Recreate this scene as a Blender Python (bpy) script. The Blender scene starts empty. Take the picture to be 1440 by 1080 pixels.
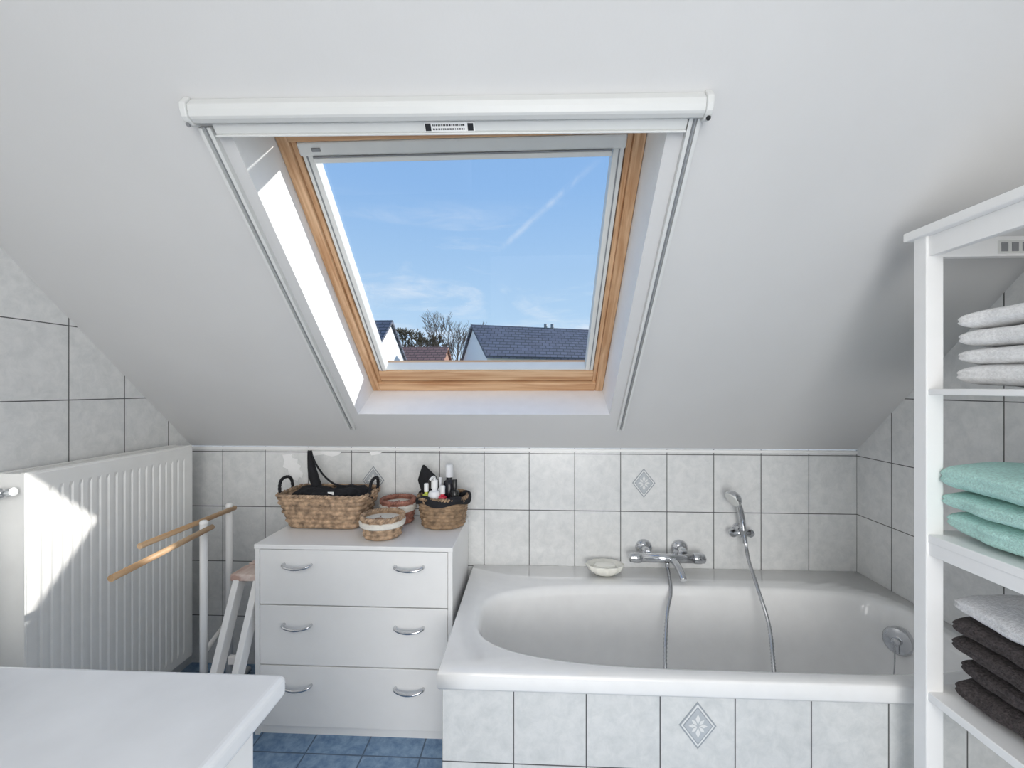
import bpy, math, random
from mathutils import Vector, Matrix, noise
random.seed(4)
scene = bpy.context.scene
COL = scene.collection
H = 1.26
D0, XL, XR = 1.92, -1.557, 1.388
YB = -2.6
pi = math.pi

# ------------------------------------------------------------------ materials
def newmat(name):
    m = bpy.data.materials.new(name); m.use_nodes = True
    nt = m.node_tree
    b = nt.nodes['Principled BSDF']
    return m, nt, b

def mat(name, c, rough=0.5, metal=0.0, var=0.0, vscale=20, bump=0.0, bscale=60, coat=0.0, stretch=None):
    m, nt, b = newmat(name)
    b.inputs['Base Color'].default_value = (*c, 1)
    b.inputs['Roughness'].default_value = rough
    b.inputs['Metallic'].default_value = metal
    if coat: b.inputs['Coat Weight'].default_value = coat; b.inputs['Coat Roughness'].default_value = 0.08
    tc = nt.nodes.new('ShaderNodeTexCoord')
    mp = nt.nodes.new('ShaderNodeMapping')
    if stretch: mp.inputs['Scale'].default_value = stretch
    nt.links.new(tc.outputs['Object'], mp.inputs['Vector'])
    n = nt.nodes.new('ShaderNodeTexNoise'); n.inputs['Scale'].default_value = vscale; n.inputs['Detail'].default_value = 5
    nt.links.new(mp.outputs['Vector'], n.inputs['Vector'])
    r = nt.nodes.new('ShaderNodeMix'); r.data_type = 'RGBA'
    v = var if var else 0.02
    r.inputs[6].default_value = tuple(max(0, x*(1-v)) for x in c)+(1,)
    r.inputs[7].default_value = tuple(min(1, x*(1+v)) for x in c)+(1,)
    rp = nt.nodes.new('ShaderNodeMapRange'); rp.inputs[1].default_value = 0.3; rp.inputs[2].default_value = 0.7
    nt.links.new(n.outputs['Fac'], rp.inputs[0]); nt.links.new(rp.outputs[0], r.inputs[0])
    nt.links.new(r.outputs[2], b.inputs['Base Color'])
    if bump:
        n2 = nt.nodes.new('ShaderNodeTexNoise'); n2.inputs['Scale'].default_value = bscale; n2.inputs['Detail'].default_value = 4
        nt.links.new(mp.outputs['Vector'], n2.inputs['Vector'])
        bp = nt.nodes.new('ShaderNodeBump'); bp.inputs['Strength'].default_value = bump; bp.inputs['Distance'].default_value = 0.004
        nt.links.new(n2.outputs['Fac'], bp.inputs['Height']); nt.links.new(bp.outputs['Normal'], b.inputs['Normal'])
    return m

def tile_mat(name, axis, offh, offz, cA=(0.69,0.705,0.705), cB=(0.81,0.815,0.81), grout=(0.11,0.11,0.11), w=0.2, h=0.25, mortar=0.0019, floor=False, rough=0.22, nscale=24):
    m, nt, b = newmat(name)
    N, L = nt.nodes, nt.links
    tc = N.new('ShaderNodeTexCoord'); sp = N.new('ShaderNodeSeparateXYZ'); L.new(tc.outputs['Object'], sp.inputs[0])
    a = N.new('ShaderNodeMath'); a.operation='SUBTRACT'; a.inputs[1].default_value = offh-20*w
    L.new(sp.outputs[axis], a.inputs[0])
    c = N.new('ShaderNodeMath'); c.operation='SUBTRACT'; c.inputs[1].default_value = offz-20*h
    L.new(sp.outputs['Y' if floor else 'Z'], c.inputs[0])
    cb = N.new('ShaderNodeCombineXYZ'); L.new(a.outputs[0], cb.inputs[0]); L.new(c.outputs[0], cb.inputs[1])
    br = N.new('ShaderNodeTexBrick'); br.offset = 0; br.squash = 1
    br.inputs['Scale'].default_value = 1; br.inputs['Mortar Size'].default_value = mortar
    br.inputs['Mortar Smooth'].default_value = 0.2; br.inputs['Brick Width'].default_value = w; br.inputs['Row Height'].default_value = h
    br.inputs['Color1'].default_value = (1,1,1,1); br.inputs['Color2'].default_value = (0.95,0.95,0.955,1); br.inputs['Mortar'].default_value=(1,1,1,1)
    L.new(cb.outputs[0], br.inputs['Vector'])
    n = N.new('ShaderNodeTexNoise'); n.inputs['Scale'].default_value = nscale; n.inputs['Detail'].default_value = 8; n.inputs['Roughness'].default_value=0.7; n.inputs['Distortion'].default_value=0.4
    L.new(tc.outputs['Object'], n.inputs['Vector'])
    rp = N.new('ShaderNodeMapRange'); rp.inputs[1].default_value=0.33; rp.inputs[2].default_value=0.62
    L.new(n.outputs['Fac'], rp.inputs[0])
    mx = N.new('ShaderNodeMix'); mx.data_type='RGBA'; mx.inputs[6].default_value=(*cA,1); mx.inputs[7].default_value=(*cB,1)
    L.new(rp.outputs[0], mx.inputs[0])
    ml = N.new('ShaderNodeMix'); ml.data_type='RGBA'; ml.blend_type='MULTIPLY'; ml.inputs[0].default_value=1
    L.new(mx.outputs[2], ml.inputs[6]); L.new(br.outputs['Color'], ml.inputs[7])
    g = N.new('ShaderNodeMix'); g.data_type='RGBA'; g.inputs[7].default_value=(*grout,1)
    L.new(br.outputs['Fac'], g.inputs[0]); L.new(ml.outputs[2], g.inputs[6])
    L.new(g.outputs[2], b.inputs['Base Color'])
    b.inputs['Roughness'].default_value = rough
    inv = N.new('ShaderNodeMath'); inv.operation='SUBTRACT'; inv.inputs[0].default_value=1; L.new(br.outputs['Fac'], inv.inputs[1])
    bp = N.new('ShaderNodeBump'); bp.inputs['Strength'].default_value=0.5; bp.inputs['Distance'].default_value=0.002
    L.new(inv.outputs[0], bp.inputs['Height']); L.new(bp.outputs['Normal'], b.inputs['Normal'])
    return m

def wood_mat(name, c1, c2, scale=(1,1,1), rough=0.45):
    m, nt, b = newmat(name); N, L = nt.nodes, nt.links
    tc = N.new('ShaderNodeTexCoord'); mp = N.new('ShaderNodeMapping'); mp.inputs['Scale'].default_value = scale
    L.new(tc.outputs['Object'], mp.inputs['Vector'])
    n = N.new('ShaderNodeTexNoise'); n.inputs['Scale'].default_value=1; n.inputs['Detail'].default_value=6; n.inputs['Distortion'].default_value=0.3
    L.new(mp.outputs[0], n.inputs['Vector'])
    r = N.new('ShaderNodeValToRGB'); r.color_ramp.elements[0].position=0.36; r.color_ramp.elements[1].position=0.62
    r.color_ramp.elements[0].color=(*c1,1); r.color_ramp.elements[1].color=(*c2,1)
    L.new(n.outputs['Fac'], r.inputs[0]); L.new(r.outputs[0], b.inputs['Base Color']); b.inputs['Roughness'].default_value=rough
    return m

M = {}
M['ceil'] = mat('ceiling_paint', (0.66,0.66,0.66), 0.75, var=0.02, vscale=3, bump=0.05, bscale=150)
M['wallpaint'] = mat('wall_paint', (0.80,0.80,0.79), 0.75, var=0.02, vscale=3)
M['white'] = mat('white_lacquer', (0.89,0.89,0.885), 0.35, var=0.01)
M['blindwhite'] = mat('blind_white', (0.70,0.71,0.70), 0.4, var=0.01)
M['reveal'] = mat('white_reveal', (0.90,0.90,0.90), 0.5)
M['tub'] = mat('white_acrylic', (0.87,0.87,0.865), 0.12, coat=0.5)
M['rad'] = mat('radiator_enamel', (0.88,0.88,0.86), 0.3)
M['chrome'] = mat('chrome', (0.62,0.63,0.65), 0.14, 1.0)
M['alu'] = mat('aluminium', (0.62,0.64,0.65), 0.35, 0.6)
M['hose'] = mat('metal_hose', (0.5,0.51,0.53), 0.25, 0.9)
M['black'] = mat('black_plastic', (0.012,0.012,0.014), 0.4)
M['blackcloth'] = mat('black_cloth', (0.012,0.012,0.015), 0.9, var=0.3, vscale=60, bump=0.4)
M['grey'] = mat('grey_channel', (0.25,0.26,0.27), 0.5)
M['winframe'] = mat('sash_grey', (0.70,0.71,0.69), 0.4)
M['pineX'] = wood_mat('pine_horizontal', (0.48,0.25,0.12), (0.70,0.46,0.27), (3,60,60))
M['pineS'] = wood_mat('pine_upright', (0.46,0.24,0.11), (0.68,0.44,0.26), (80,5,5))
M['rodwood'] = wood_mat('dowel_wood', (0.55,0.34,0.18), (0.72,0.50,0.30), (60,4,60))
M['tread'] = wood_mat('worn_tread', (0.55,0.36,0.30), (0.80,0.68,0.62), (30,8,30))
M['plaster'] = mat('plaster_patch', (0.95,0.95,0.95), 0.8, bump=0.3)
M['counter'] = mat('counter_white', (0.80,0.82,0.85), 0.25, var=0.05, vscale=9)
M['twhite'] = mat('towel_white', (0.89,0.89,0.89), 0.95, var=0.11, vscale=170, bump=0.55, bscale=260)
M['tmint'] = mat('towel_mint', (0.50,0.77,0.71), 0.95, var=0.14, vscale=200, bump=0.8, bscale=300)
M['tdark'] = mat('towel_charcoal', (0.060,0.050,0.050), 0.95, var=0.6, vscale=190, bump=1.0, bscale=260)
M['tgrey'] = mat('towel_light_grey', (0.74,0.74,0.75), 0.95, var=0.15, vscale=170, bump=0.8, bscale=260)
M['wick'] = mat('wicker', (0.42,0.29,0.19), 0.65, var=0.6, vscale=45, bump=0.4, bscale=120)
M['wick2'] = mat('wicker_brown', (0.30,0.20,0.12), 0.65, var=0.5, vscale=45, bump=0.4, bscale=120)
M['wickred'] = mat('wicker_red', (0.33,0.15,0.11), 0.65, var=0.4, vscale=45)
M['cream'] = mat('cream_cloth', (0.80,0.77,0.70), 0.8, var=0.08, vscale=60, bump=0.3)
M['soap'] = mat('soap_cream', (0.88,0.87,0.80), 0.35)
# glass pane
m, nt, b = newmat('window_glass')
N, L = nt.nodes, nt.links
tr = N.new('ShaderNodeBsdfTransparent'); gl = N.new('ShaderNodeBsdfGlossy'); gl.inputs['Roughness'].default_value=0.02
ms = N.new('ShaderNodeMixShader'); ms.inputs[0].default_value=0.04; L.new(tr.outputs[0], ms.inputs[1]); L.new(gl.outputs[0], ms.inputs[2])
L.new(ms.outputs[0], N['Material Output'].inputs['Surface'])
M['glass'] = m

# ------------------------------------------------------------------ helpers
def group(name, loc=(0,0,0), parent=None):
    e = bpy.data.objects.new(name, None); e.location = loc; e.empty_display_size = 0.05
    COL.objects.link(e)
    return e

def put(o, parent):
    COL.objects.link(o)
    if parent is not None:
        o.parent = parent
        o.matrix_parent_inverse = Matrix.Translation(-Vector(parent.location))
    return o

def mesh(name, verts, faces, material, parent=None, smooth=False, bevel=0, seg=2):
    me = bpy.data.meshes.new(name); me.from_pydata([tuple(v) for v in verts], [], faces); me.update()
    if material: me.materials.append(material)
    import bmesh
    bm = bmesh.new(); bm.from_mesh(me); bmesh.ops.recalc_face_normals(bm, faces=bm.faces); bm.to_mesh(me); bm.free()
    if smooth:
        for p in me.polygons: p.use_smooth = True
    o = bpy.data.objects.new(name, me); put(o, parent)
    if bevel:
        bv = o.modifiers.new('bevel','BEVEL'); bv.width = bevel; bv.segments = seg; bv.limit_method='ANGLE'
    return o

BF = [(0,1,2,3),(4,7,6,5),(0,4,5,1),(1,5,6,2),(2,6,7,3),(3,7,4,0)]
def hexa(name, P, material, parent=None, bevel=0.002, seg=2):
    return mesh(name, P, BF, material, parent, False, bevel, seg)

def box(name, x0,x1,y0,y1,z0,z1, material, parent=None, bevel=0.002, seg=2):
    P = [(x0,y0,z0),(x1,y0,z0),(x1,y1,z0),(x0,y1,z0),(x0,y0,z1),(x1,y0,z1),(x1,y1,z1),(x0,y1,z1)]
    return hexa(name, P, material, parent, bevel, seg)

def W(x,s,n): return Vector((x, 1.753-0.7268*s+0.6868*n, H-0.109+0.6868*s+0.7268*n))
def wbox(name, x0,x1,s0,s1,n0,n1, material, parent=None, bevel=0.002, seg=2, W=W):
    P = [W(x0,s0,n0),W(x1,s0,n0),W(x1,s1,n0),W(x0,s1,n0),W(x0,s0,n1),W(x1,s0,n1),W(x1,s1,n1),W(x0,s1,n1)]
    return hexa(name, P, material, parent, bevel, seg)
# the blind cassette was screwed on very slightly crooked
def Wc(x,s,n): return W(x, s-0.015*(x+0.33), n)

def catmull(pts, k):
    P = [Vector(p) for p in pts]
    if k <= 1: return P
    out = []
    for i in range(len(P)-1):
        p0 = P[max(i-1,0)]; p1=P[i]; p2=P[i+1]; p3=P[min(i+2,len(P)-1)]
        for j in range(k):
            t=j/k
            out.append(0.5*((2*p1)+(p2-p0)*t+(2*p0-5*p1+4*p2-p3)*t*t+(3*p1-p0-3*p2+p3)*t**3))
    out.append(P[-1]); return out

def sweep(name, pts, r, material, parent=None, seg=12, k=1, flat=1.0, rib=0):
    P = catmull(pts, k); n = len(P); V=[]; F=[]
    up = None
    for i,p in enumerate(P):
        t = (P[min(i+1,n-1)]-P[max(i-1,0)]).normalized()
        if up is None:
            up = Vector((0,0,1)) if abs(t.z)<0.9 else Vector((1,0,0))
        a = t.cross(up).normalized(); u = a.cross(t).normalized(); up = u
        rr = r
        if isinstance(r,(list,tuple)):
            f = i/(n-1)*(len(r)-1); i0=min(int(f),len(r)-2); rr = r[i0]*(1-(f-i0))+r[i0+1]*(f-i0)
        if rib and i%2: rr*= (1-rib)
        for j in range(seg):
            th = 2*pi*j/seg
            V.append(p + a*math.cos(th)*rr + u*math.sin(th)*rr*flat)
    for i in range(n-1):
        for j in range(seg):
            F.append((i*seg+j, i*seg+(j+1)%seg, (i+1)*seg+(j+1)%seg, (i+1)*seg+j))
    F.append(tuple(range(seg))); F.append(tuple((n-1)*seg+j for j in range(seg)))
    o = mesh(name, V, F, material, parent, True)
    o.data.polygons[-1].use_smooth=False; o.data.polygons[-2].use_smooth=False
    return o

def lathe(name, loc, prof, material, parent=None, seg=32, sx=1, sy=1, d=None, smooth=True):
    R = Vector(d).to_track_quat('Z','Y').to_matrix() if d else Matrix.Identity(3)
    V=[];F=[];n=len(prof)
    for (r,z) in prof:
        for j in range(seg):
            th=2*pi*j/seg
            V.append(Vector(loc)+R@Vector((r*math.cos(th)*sx, r*math.sin(th)*sy, z)))
    for i in range(n-1):
        for j in range(seg):
            F.append((i*seg+j, i*seg+(j+1)%seg, (i+1)*seg+(j+1)%seg, (i+1)*seg+j))
    F.append(tuple(range(seg))); F.append(tuple((n-1)*seg+j for j in range(seg)))
    o = mesh(name,V,F,material,parent,smooth)
    if smooth:
        m_ = o.modifiers.new('es','EDGE_SPLIT'); m_.split_angle = math.radians(40)
    return o

# ------------------------------------------------------------------ room shell
def zc(y): return H-0.267+0.945*(D0-y)
ZT = 2.4; YT = D0-(ZT-(H-0.267))/0.945
tb = tile_mat('tile_back','X',XR, H-0.292)
tl = tile_mat('tile_left','Y',1.39, H-0.292)
trt = tile_mat('tile_right','Y',1.742, H-0.292)
def prism(name, prof, x0, x1, material):
    n=len(prof); V=[(x0,y,z) for y,z in prof]+[(x1,y,z) for y,z in prof]
    F=[tuple(range(n)), tuple(range(n,2*n))]+[(i,(i+1)%n,n+(i+1)%n,n+i) for i in range(n)]
    return mesh(name,V,F,material)
side = [(YB,0),(D0,0),(D0,zc(D0)),(YT,ZT),(YB,ZT)]
prism('wall_left', side, XL-0.08, XL, tl)
prism('wall_right', side, XR, XR+0.08, trt)
wall_back = box('wall_back', XL-0.08, XR+0.08, D0, D0+0.08, 0, zc(D0)-0.001, tb, bevel=0)
box('wall_front', XL-0.08, XR+0.08, YB-0.08, YB, 0, ZT, M['wallpaint'], bevel=0)
box('floor', XL-0.08, XR+0.08, YB-0.08, D0+0.08, -0.08, 0, tile_mat('floor_tile_blue','X',0.02,0.06,cA=(0.10,0.20,0.36),cB=(0.27,0.40,0.56),grout=(0.08,0.13,0.2),w=0.2,h=0.2,mortar=0.003,floor=True,rough=0.3,nscale=26), bevel=0)

OX0,OX1,OS1 = -0.715,0.311,1.045
sb = -(D0-1.753)/0.7268; st = (ZT-(H-0.109))/0.6868
a0,a1 = XL-0.08, XR+0.08
V=[W(a0,sb,0),W(a1,sb,0),W(a1,st,0),W(a0,st,0),W(OX0,0,0),W(OX1,0,0),W(OX1,OS1,0),W(OX0,OS1,0),(a0,YB-0.08,ZT),(a1,YB-0.08,ZT)]
F=[(0,1,5,4),(1,2,6,5),(2,3,7,6),(3,0,4,7),(3,2,9,8)]
mesh('ceiling',V,F,M['ceil'])
box('trim_1', XL, XR, D0-0.006, D0, zc(D0)-0.016, zc(D0)-0.004, M['white'], bevel=0.002)
# ------------------------------------------------------------------ skylight window
win = group('window_1', W(-0.2,0.5,0.1))
NF=0.185; SB=-0.06; ST=1.045; NB=0.27
V=[W(OX0,0,0),W(OX0,OS1,0),W(OX0,ST,NB),W(OX0,SB,NF),W(OX0,SB,NB),
   W(OX1,0,0),W(OX1,OS1,0),W(OX1,ST,NB),W(OX1,SB,NF),W(OX1,SB,NB)]
F=[(0,1,2,4,3),(5,6,7,9,8),(0,5,8,3),(3,8,9,4),(1,2,7,6)]
mesh('reveal_lining',V,F,M['reveal'],win)
wbox('frame_left', OX0+0.001,OX0+0.034,SB,ST-0.01,NF,NB,M['pineS'],win,0.003)
wbox('frame_left_step', OX0+0.034,OX0+0.05,SB+0.03,ST-0.02,NF+0.012,NB,M['pineS'],win,0.003)
wbox('frame_right', OX1-0.034,OX1-0.001,SB,ST-0.01,NF,NB,M['pineS'],win,0.003)
wbox('frame_right_step', OX1-0.05,OX1-0.034,SB+0.03,ST-0.02,NF+0.012,NB,M['pineS'],win,0.003)
wbox('frame_bottom', OX0+0.034,OX1-0.034,SB,-0.012,NF,NB,M['pineX'],win,0.003)
wbox('frame_bottom_gap', OX0+0.05,OX1-0.05,-0.012,-0.004,NF+0.03,NB,M['grey'],win,0)
wbox('sash_bottom', OX0+0.05,OX1-0.05,-0.004,0.05,NF+0.01,NB,M['pineX'],win,0.003)
wbox('frame_top', OX0+0.034,OX1-0.034,0.960,ST-0.01,NF,NB,M['pineX'],win,0.003)
wbox('sash_left', OX0+0.052,OX0+0.084,0.02,0.957,NF+0.018,NB-0.02,M['winframe'],win,0.003)
wbox('sash_left_bead', OX0+0.064,OX0+0.068,0.03,0.94,NF+0.016,NF+0.02,M['grey'],win,0)
wbox('sash_right', OX1-0.084,OX1-0.052,0.02,0.957,NF+0.018,NB-0.02,M['winframe'],win,0.003)
wbox('sash_right_bead', OX1-0.068,OX1-0.064,0.03,0.94,NF+0.016,NF+0.02,M['grey'],win,0)
wbox('sash_top', OX0+0.05,OX1-0.05,0.919,0.957,NF+0.008,NB-0.02,M['winframe'],win,0.005)
wbox('blind_bar', OX0+0.088,OX1-0.088,0.902,0.916,NF+0.002,NF+0.03,M['winframe'],win,0.003)
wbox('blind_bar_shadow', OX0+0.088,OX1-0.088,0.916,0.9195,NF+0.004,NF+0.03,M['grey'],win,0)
wbox('bottom_bead', OX0+0.084,OX1-0.084,0.05,0.056,NF+0.02,NB-0.02,M['winframe'],win,0.001)
wbox('brand_tag', OX0+0.09,OX0+0.115,0.932,0.942,NF+0.005,NF+0.009,M['grey'],win,0.001)
mesh('glass_pane',[W(OX0+0.08,0.045,0.225),W(OX1-0.08,0.045,0.225),W(OX1-0.08,0.93,0.225),W(OX0+0.08,0.93,0.225)],[(0,1,2,3)],M['glass'],win)
g = group('skylight_blind', W(-0.2,1.1,0))
def xs(name,prof,x0,x1,material,parent,bev=0.001):
    n=len(prof); V=[Wc(x0,s,nn) for s,nn in prof]+[Wc(x1,s,nn) for s,nn in prof]
    F=[tuple(range(n)),tuple(range(n,2*n))]+[(i,(i+1)%n,n+(i+1)%n,n+i) for i in range(n)]
    return mesh(name,V,F,material,parent,False,bev)
prof=[(1.060,-0.001),(1.057,-0.018),(1.062,-0.031),(1.072,-0.036),(1.078,-0.037),(1.090,-0.031),(1.099,-0.024),(1.103,-0.001)]
xs('cassette',prof,-0.770,0.374,M['blindwhite'],g)
pe=[(1.054,-0.001),(1.051,-0.020),(1.058,-0.036),(1.070,-0.041),(1.079,-0.042),(1.093,-0.036),(1.104,-0.026),(1.108,-0.001)]
xs('cassette_end_left',pe,-0.785,-0.770,M['blindwhite'],g,0.003)
xs('cassette_end_right',pe,0.374,0.389,M['blindwhite'],g,0.003)
lathe('screw_left',Wc(-0.778,1.062,-0.039),[(0.005,0),(0.005,0.003),(0.001,0.004)],M['grey'],g,12,d=(-0.3,-0.6,-0.6))
lathe('screw_right',Wc(0.382,1.064,-0.040),[(0.005,0),(0.005,0.003),(0.001,0.004)],M['black'],g,12,d=(0.3,-0.6,-0.6))
wbox('pull_bar',-0.740,0.348,1.034,1.058,-0.018,-0.004,M['blindwhite'],g,0.004,W=Wc)
wbox('pull_bar_lip',-0.740,0.348,1.030,1.035,-0.023,-0.003,M['blindwhite'],g,0.002,W=Wc)
wbox('pull_bar_seam',-0.745,0.352,1.056,1.060,-0.017,-0.004,M['grey'],g,0,W=Wc)
wbox('label_plate',-0.245,-0.130,1.0365,1.0555,-0.020,-0.0175,M['white'],g,0.0005,W=Wc)
for xx in (-0.243,-0.146):
    wbox('label_mark',xx,xx+0.013,1.0385,1.0535,-0.0208,-0.0195,M['black'],g,0,W=Wc)
for k,ss in enumerate((1.050,1.042)):
    x=-0.226
    while x<-0.153:
        w=random.uniform(0.0015,0.005); wbox('label_text',x,x+w,ss-0.0016,ss+0.0016,-0.0208,-0.0195,M['black'],g,0,W=Wc); x+=w+0.0018
for nm,x0,x1 in (('left',-0.778,-0.748),('right',0.350,0.378)):
    wbox('rail_outer_'+nm,x0,x0+0.009,-0.085,1.055,-0.016,-0.0005,M['blindwhite'],g,0.001)
    wbox('rail_channel_'+nm,x0+0.009,x1-0.009,-0.085,1.055,-0.008,-0.0005,M['alu'],g,0.0005)
    wbox('rail_inner_'+nm,x1-0.009,x1,-0.085,1.055,-0.016,-0.0005,M['blindwhite'],g,0.001)
    wbox('rail_slot_'+nm,(x0+x1)/2-0.002,(x0+x1)/2+0.002,-0.08,1.055,-0.010,-0.007,M['grey'],g,0)

# ------------------------------------------------------------------ bathtub
tub = group('bathtub',(0.56,1.5,0))
TX0,TX1,TY0,TY1,TZ = -0.262,XR-0.003,1.185,D0-0.004,H-0.785
cx,cy=0.565,1.4875; ax,ay=0.750,0.2525
NT=128
def rectpt(th,x0,x1,y0,y1):
    dx,dy=math.cos(th),math.sin(th); t=1e9
    if dx>1e-9:t=min(t,(x1-cx)/dx)
    if dx<-1e-9:t=min(t,(x0-cx)/dx)
    if dy>1e-9:t=min(t,(y1-cy)/dy)
    if dy<-1e-9:t=min(t,(y0-cy)/dy)
    return cx+dx*t,cy+dy*t
base=[2*pi*i/NT for i in range(NT)]
for X,Y in ((TX0,TY0),(TX1,TY0),(TX1,TY1),(TX0,TY1)):
    a=math.atan2(Y-cy,X-cx)%(2*pi)
    j=min(range(NT),key=lambda i:abs((base[i]-a+pi)%(2*pi)-pi)); base[j]=a
def sup(th,axx,ayy,ccx,ccy):
    dx,dy=math.cos(th),math.sin(th)
    f=(dx+1)/2; n=3.0*(1-f)+4.6*f
    t=(abs(dx/axx)**n+abs(dy/ayy)**n)**(-1/n)
    return ccx+dx*t,ccy+dy*t
loops=[]
def rl(inset,z): loops.append([(*rectpt(th,TX0+inset,TX1,TY0+inset,TY1),z) for th in base])
rl(0.010,TZ-0.050); rl(0.002,TZ-0.048); rl(0.0,TZ-0.042); rl(0.0,TZ-0.008); rl(0.002,TZ-0.003); rl(0.006,TZ)
def il(axx,ayy,z,ox=0,oy=0): loops.append([(*sup(th,axx,ayy,cx+ox,cy+oy),z) for th in base])
il(ax+0.012,ay+0.012,TZ+0.0005); il(ax+0.003,ay+0.003,TZ-0.002); il(ax-0.006,ay-0.006,TZ-0.012); il(ax-0.014,ay-0.012,TZ-0.035)
il(ax-0.03,ay-0.02,TZ-0.10); il(ax-0.055,ay-0.035,TZ-0.2,0.01); il(ax-0.10,ay-0.055,TZ-0.30,0.02); il(ax-0.14,ay-0.075,TZ-0.345,0.03); il(ax-0.20,ay-0.11,TZ-0.362,0.035)
il(0.3,0.07,TZ-0.366,0.04)
V=[p for l in loops for p in l]; F=[]
for i in range(len(loops)-1):
    for j in range(NT):
        F.append((i*NT+j,i*NT+(j+1)%NT,(i+1)*NT+(j+1)%NT,(i+1)*NT+j))
F.append(tuple((len(loops)-1)*NT+j for j in range(NT)))
o=mesh('tub_shell',V,F,M['tub'],tub,True)
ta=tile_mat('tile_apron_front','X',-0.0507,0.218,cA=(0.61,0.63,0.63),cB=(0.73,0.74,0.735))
box('tiled_apron_front',TX0+0.012,TX1,1.2,1.222,0.0,TZ-0.048,ta,tub,0.001)
tas=tile_mat('tile_apron_side','Y',1.2,0.218)
box('tiled_apron_side',TX0+0.012,TX0+0.03,1.222,TY1,0.0,TZ-0.048,tas,tub,0.001)
ov=Vector((1.272,1.565,H-0.879))
dd=(-0.85,-0.5,0.15)
lathe('overflow_plate',ov,[(0.046,-0.012),(0.046,0.006),(0.040,0.014),(0.02,0.016),(0.001,0.016)],M['chrome'],tub,32,d=dd)
lathe('overflow_knob',ov+Vector(dd).normalized()*0.015,[(0.014,0),(0.014,0.012),(0.010,0.018),(0.001,0.019)],M['chrome'],tub,20,d=dd)
sweep('waste_cord',[ov+Vector((-0.03,-0.02,-0.01)),ov+Vector((-0.035,-0.025,-0.08)),ov+Vector((-0.05,-0.03,-0.2))],0.002,M['hose'],tub,6,6)
lathe('drain',(1.0,1.49,TZ-0.366),[(0.035,0),(0.034,0.004),(0.001,0.005)],M['chrome'],tub,24)

dk=mat('deco_grey',(0.33,0.36,0.39),0.4); lt=mat('deco_light',(0.76,0.77,0.77),0.4); md=mat('deco_mid',(0.48,0.51,0.54),0.4)
def diamond(c,w,h,e):
    x,y,z=c; fy=y-0.0015
    def dia(nm,s,yy,mt):
        V=[(x-w/2*s,yy,z),(x,yy,z-h/2*s),(x+w/2*s,yy,z),(x,yy,z+h/2*s)]
        V+= [(a_,y,c_) for a_,b_,c_ in V]
        mesh('inlay_'+nm,V,[(0,1,2,3),(0,4,5,1),(1,5,6,2),(2,6,7,3),(3,7,4,0)],mt,e)
    dia('outline',1.0,fy,dk); dia('field',0.9,fy-0.0006,lt); dia('inner_outline',0.8,fy-0.001,dk); dia('inner_field',0.74,fy-0.0014,md)
    for k in range(8):
        a=k*pi/4; L_=(h*0.25 if k%2==0 else w*0.24)*(1 if k%4!=0 else .8)
        ux,uz=math.cos(a),math.sin(a); px,pz=-uz,ux; yy=fy-0.0022
        V=[(x+ux*L_*0.12,yy,z+uz*L_*0.12),(x+ux*L_*0.6+px*L_*0.2,yy,z+uz*L_*0.6+pz*L_*0.2),(x+ux*L_,yy,z+uz*L_),(x+ux*L_*0.6-px*L_*0.2,yy,z+uz*L_*0.6-pz*L_*0.2)]
        mesh('inlay_petal',V,[(0,1,2,3)],lt,e)
diamond((0.488,D0,H-0.417),0.10,0.128,wall_back)
diamond((-0.712,D0,H-0.417),0.10,0.128,wall_back)
diamond((0.4493,1.2,0.343),0.10,0.128,tub)
def patch(pts):
    n=len(pts);V=[(x,D0-0.003,z) for x,z in pts]+[(x,D0,z) for x,z in pts]
    mesh('plaster_patch',V,[tuple(range(n))]+[(i,(i+1)%n,n+(i+1)%n,n+i) for i in range(n)],M['plaster'],wall_back)
patch([(-1.13,0.955),(-1.122,0.925),(-1.128,0.90),(-1.105,0.89),(-1.10,0.868),(-1.085,0.862),(-1.078,0.843),(-1.06,0.838),(-1.05,0.855),(-1.04,0.85),(-1.035,0.872),(-1.052,0.89),(-1.045,0.905),(-1.062,0.915),(-1.06,0.935),(-1.085,0.94),(-1.09,0.958)])
patch([(-1.00,0.972),(-0.985,0.952),(-0.94,0.958),(-0.90,0.948),(-0.87,0.957),(-0.86,0.970)])
patch([(-0.73,0.972),(-0.72,0.955),(-0.69,0.96),(-0.67,0.971)])

# ------------------------------------------------------------------ taps
tap=group('bath_mixer_tap',(0.565,1.86,0.56))
for X in (0.487,0.640):
    lathe('wall_flange',(X,D0-0.001,0.563),[(0.036,0),(0.036,0.004),(0.030,0.014),(0.018,0.020),(0.016,0.05)],M['chrome'],tap,28,d=(0,-1,0))
    lathe('union_nut',(X,1.875,0.560),[(0.018,0),(0.018,0.02),(0.014,0.024)],M['chrome'],tap,6,d=(0,-1,0),smooth=False)
sweep('mixer_body',[(0.455,1.84,0.548),(0.672,1.84,0.548)],0.019,M['chrome'],tap,24)
for sgn,X in ((-1,0.455),(1,0.672)):
    lathe('thermostat_knob',(X,1.84,0.548),[(0.0195,0),(0.022,0.004),(0.022,0.028),(0.019,0.034),(0.019,0.044),(0.013,0.048),(0.001,0.048)],M['chrome'],tap,18,d=(sgn,0,0))
sweep('spout',[(0.585,1.835,0.545),(0.59,1.80,0.538),(0.595,1.765,0.522),(0.597,1.735,0.502)],[0.016,0.015,0.014,0.013],M['chrome'],tap,16,5,flat=0.8)
lathe('diverter',(0.60,1.84,0.564),[(0.01,0),(0.01,0.012),(0.006,0.016),(0.001,0.017)],M['chrome'],tap,16)
lathe('hose_outlet',(0.562,1.835,0.53),[(0.010,0),(0.010,0.018),(0.007,0.022)],M['chrome'],tap,16,d=(0,-0.2,-1))

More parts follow.
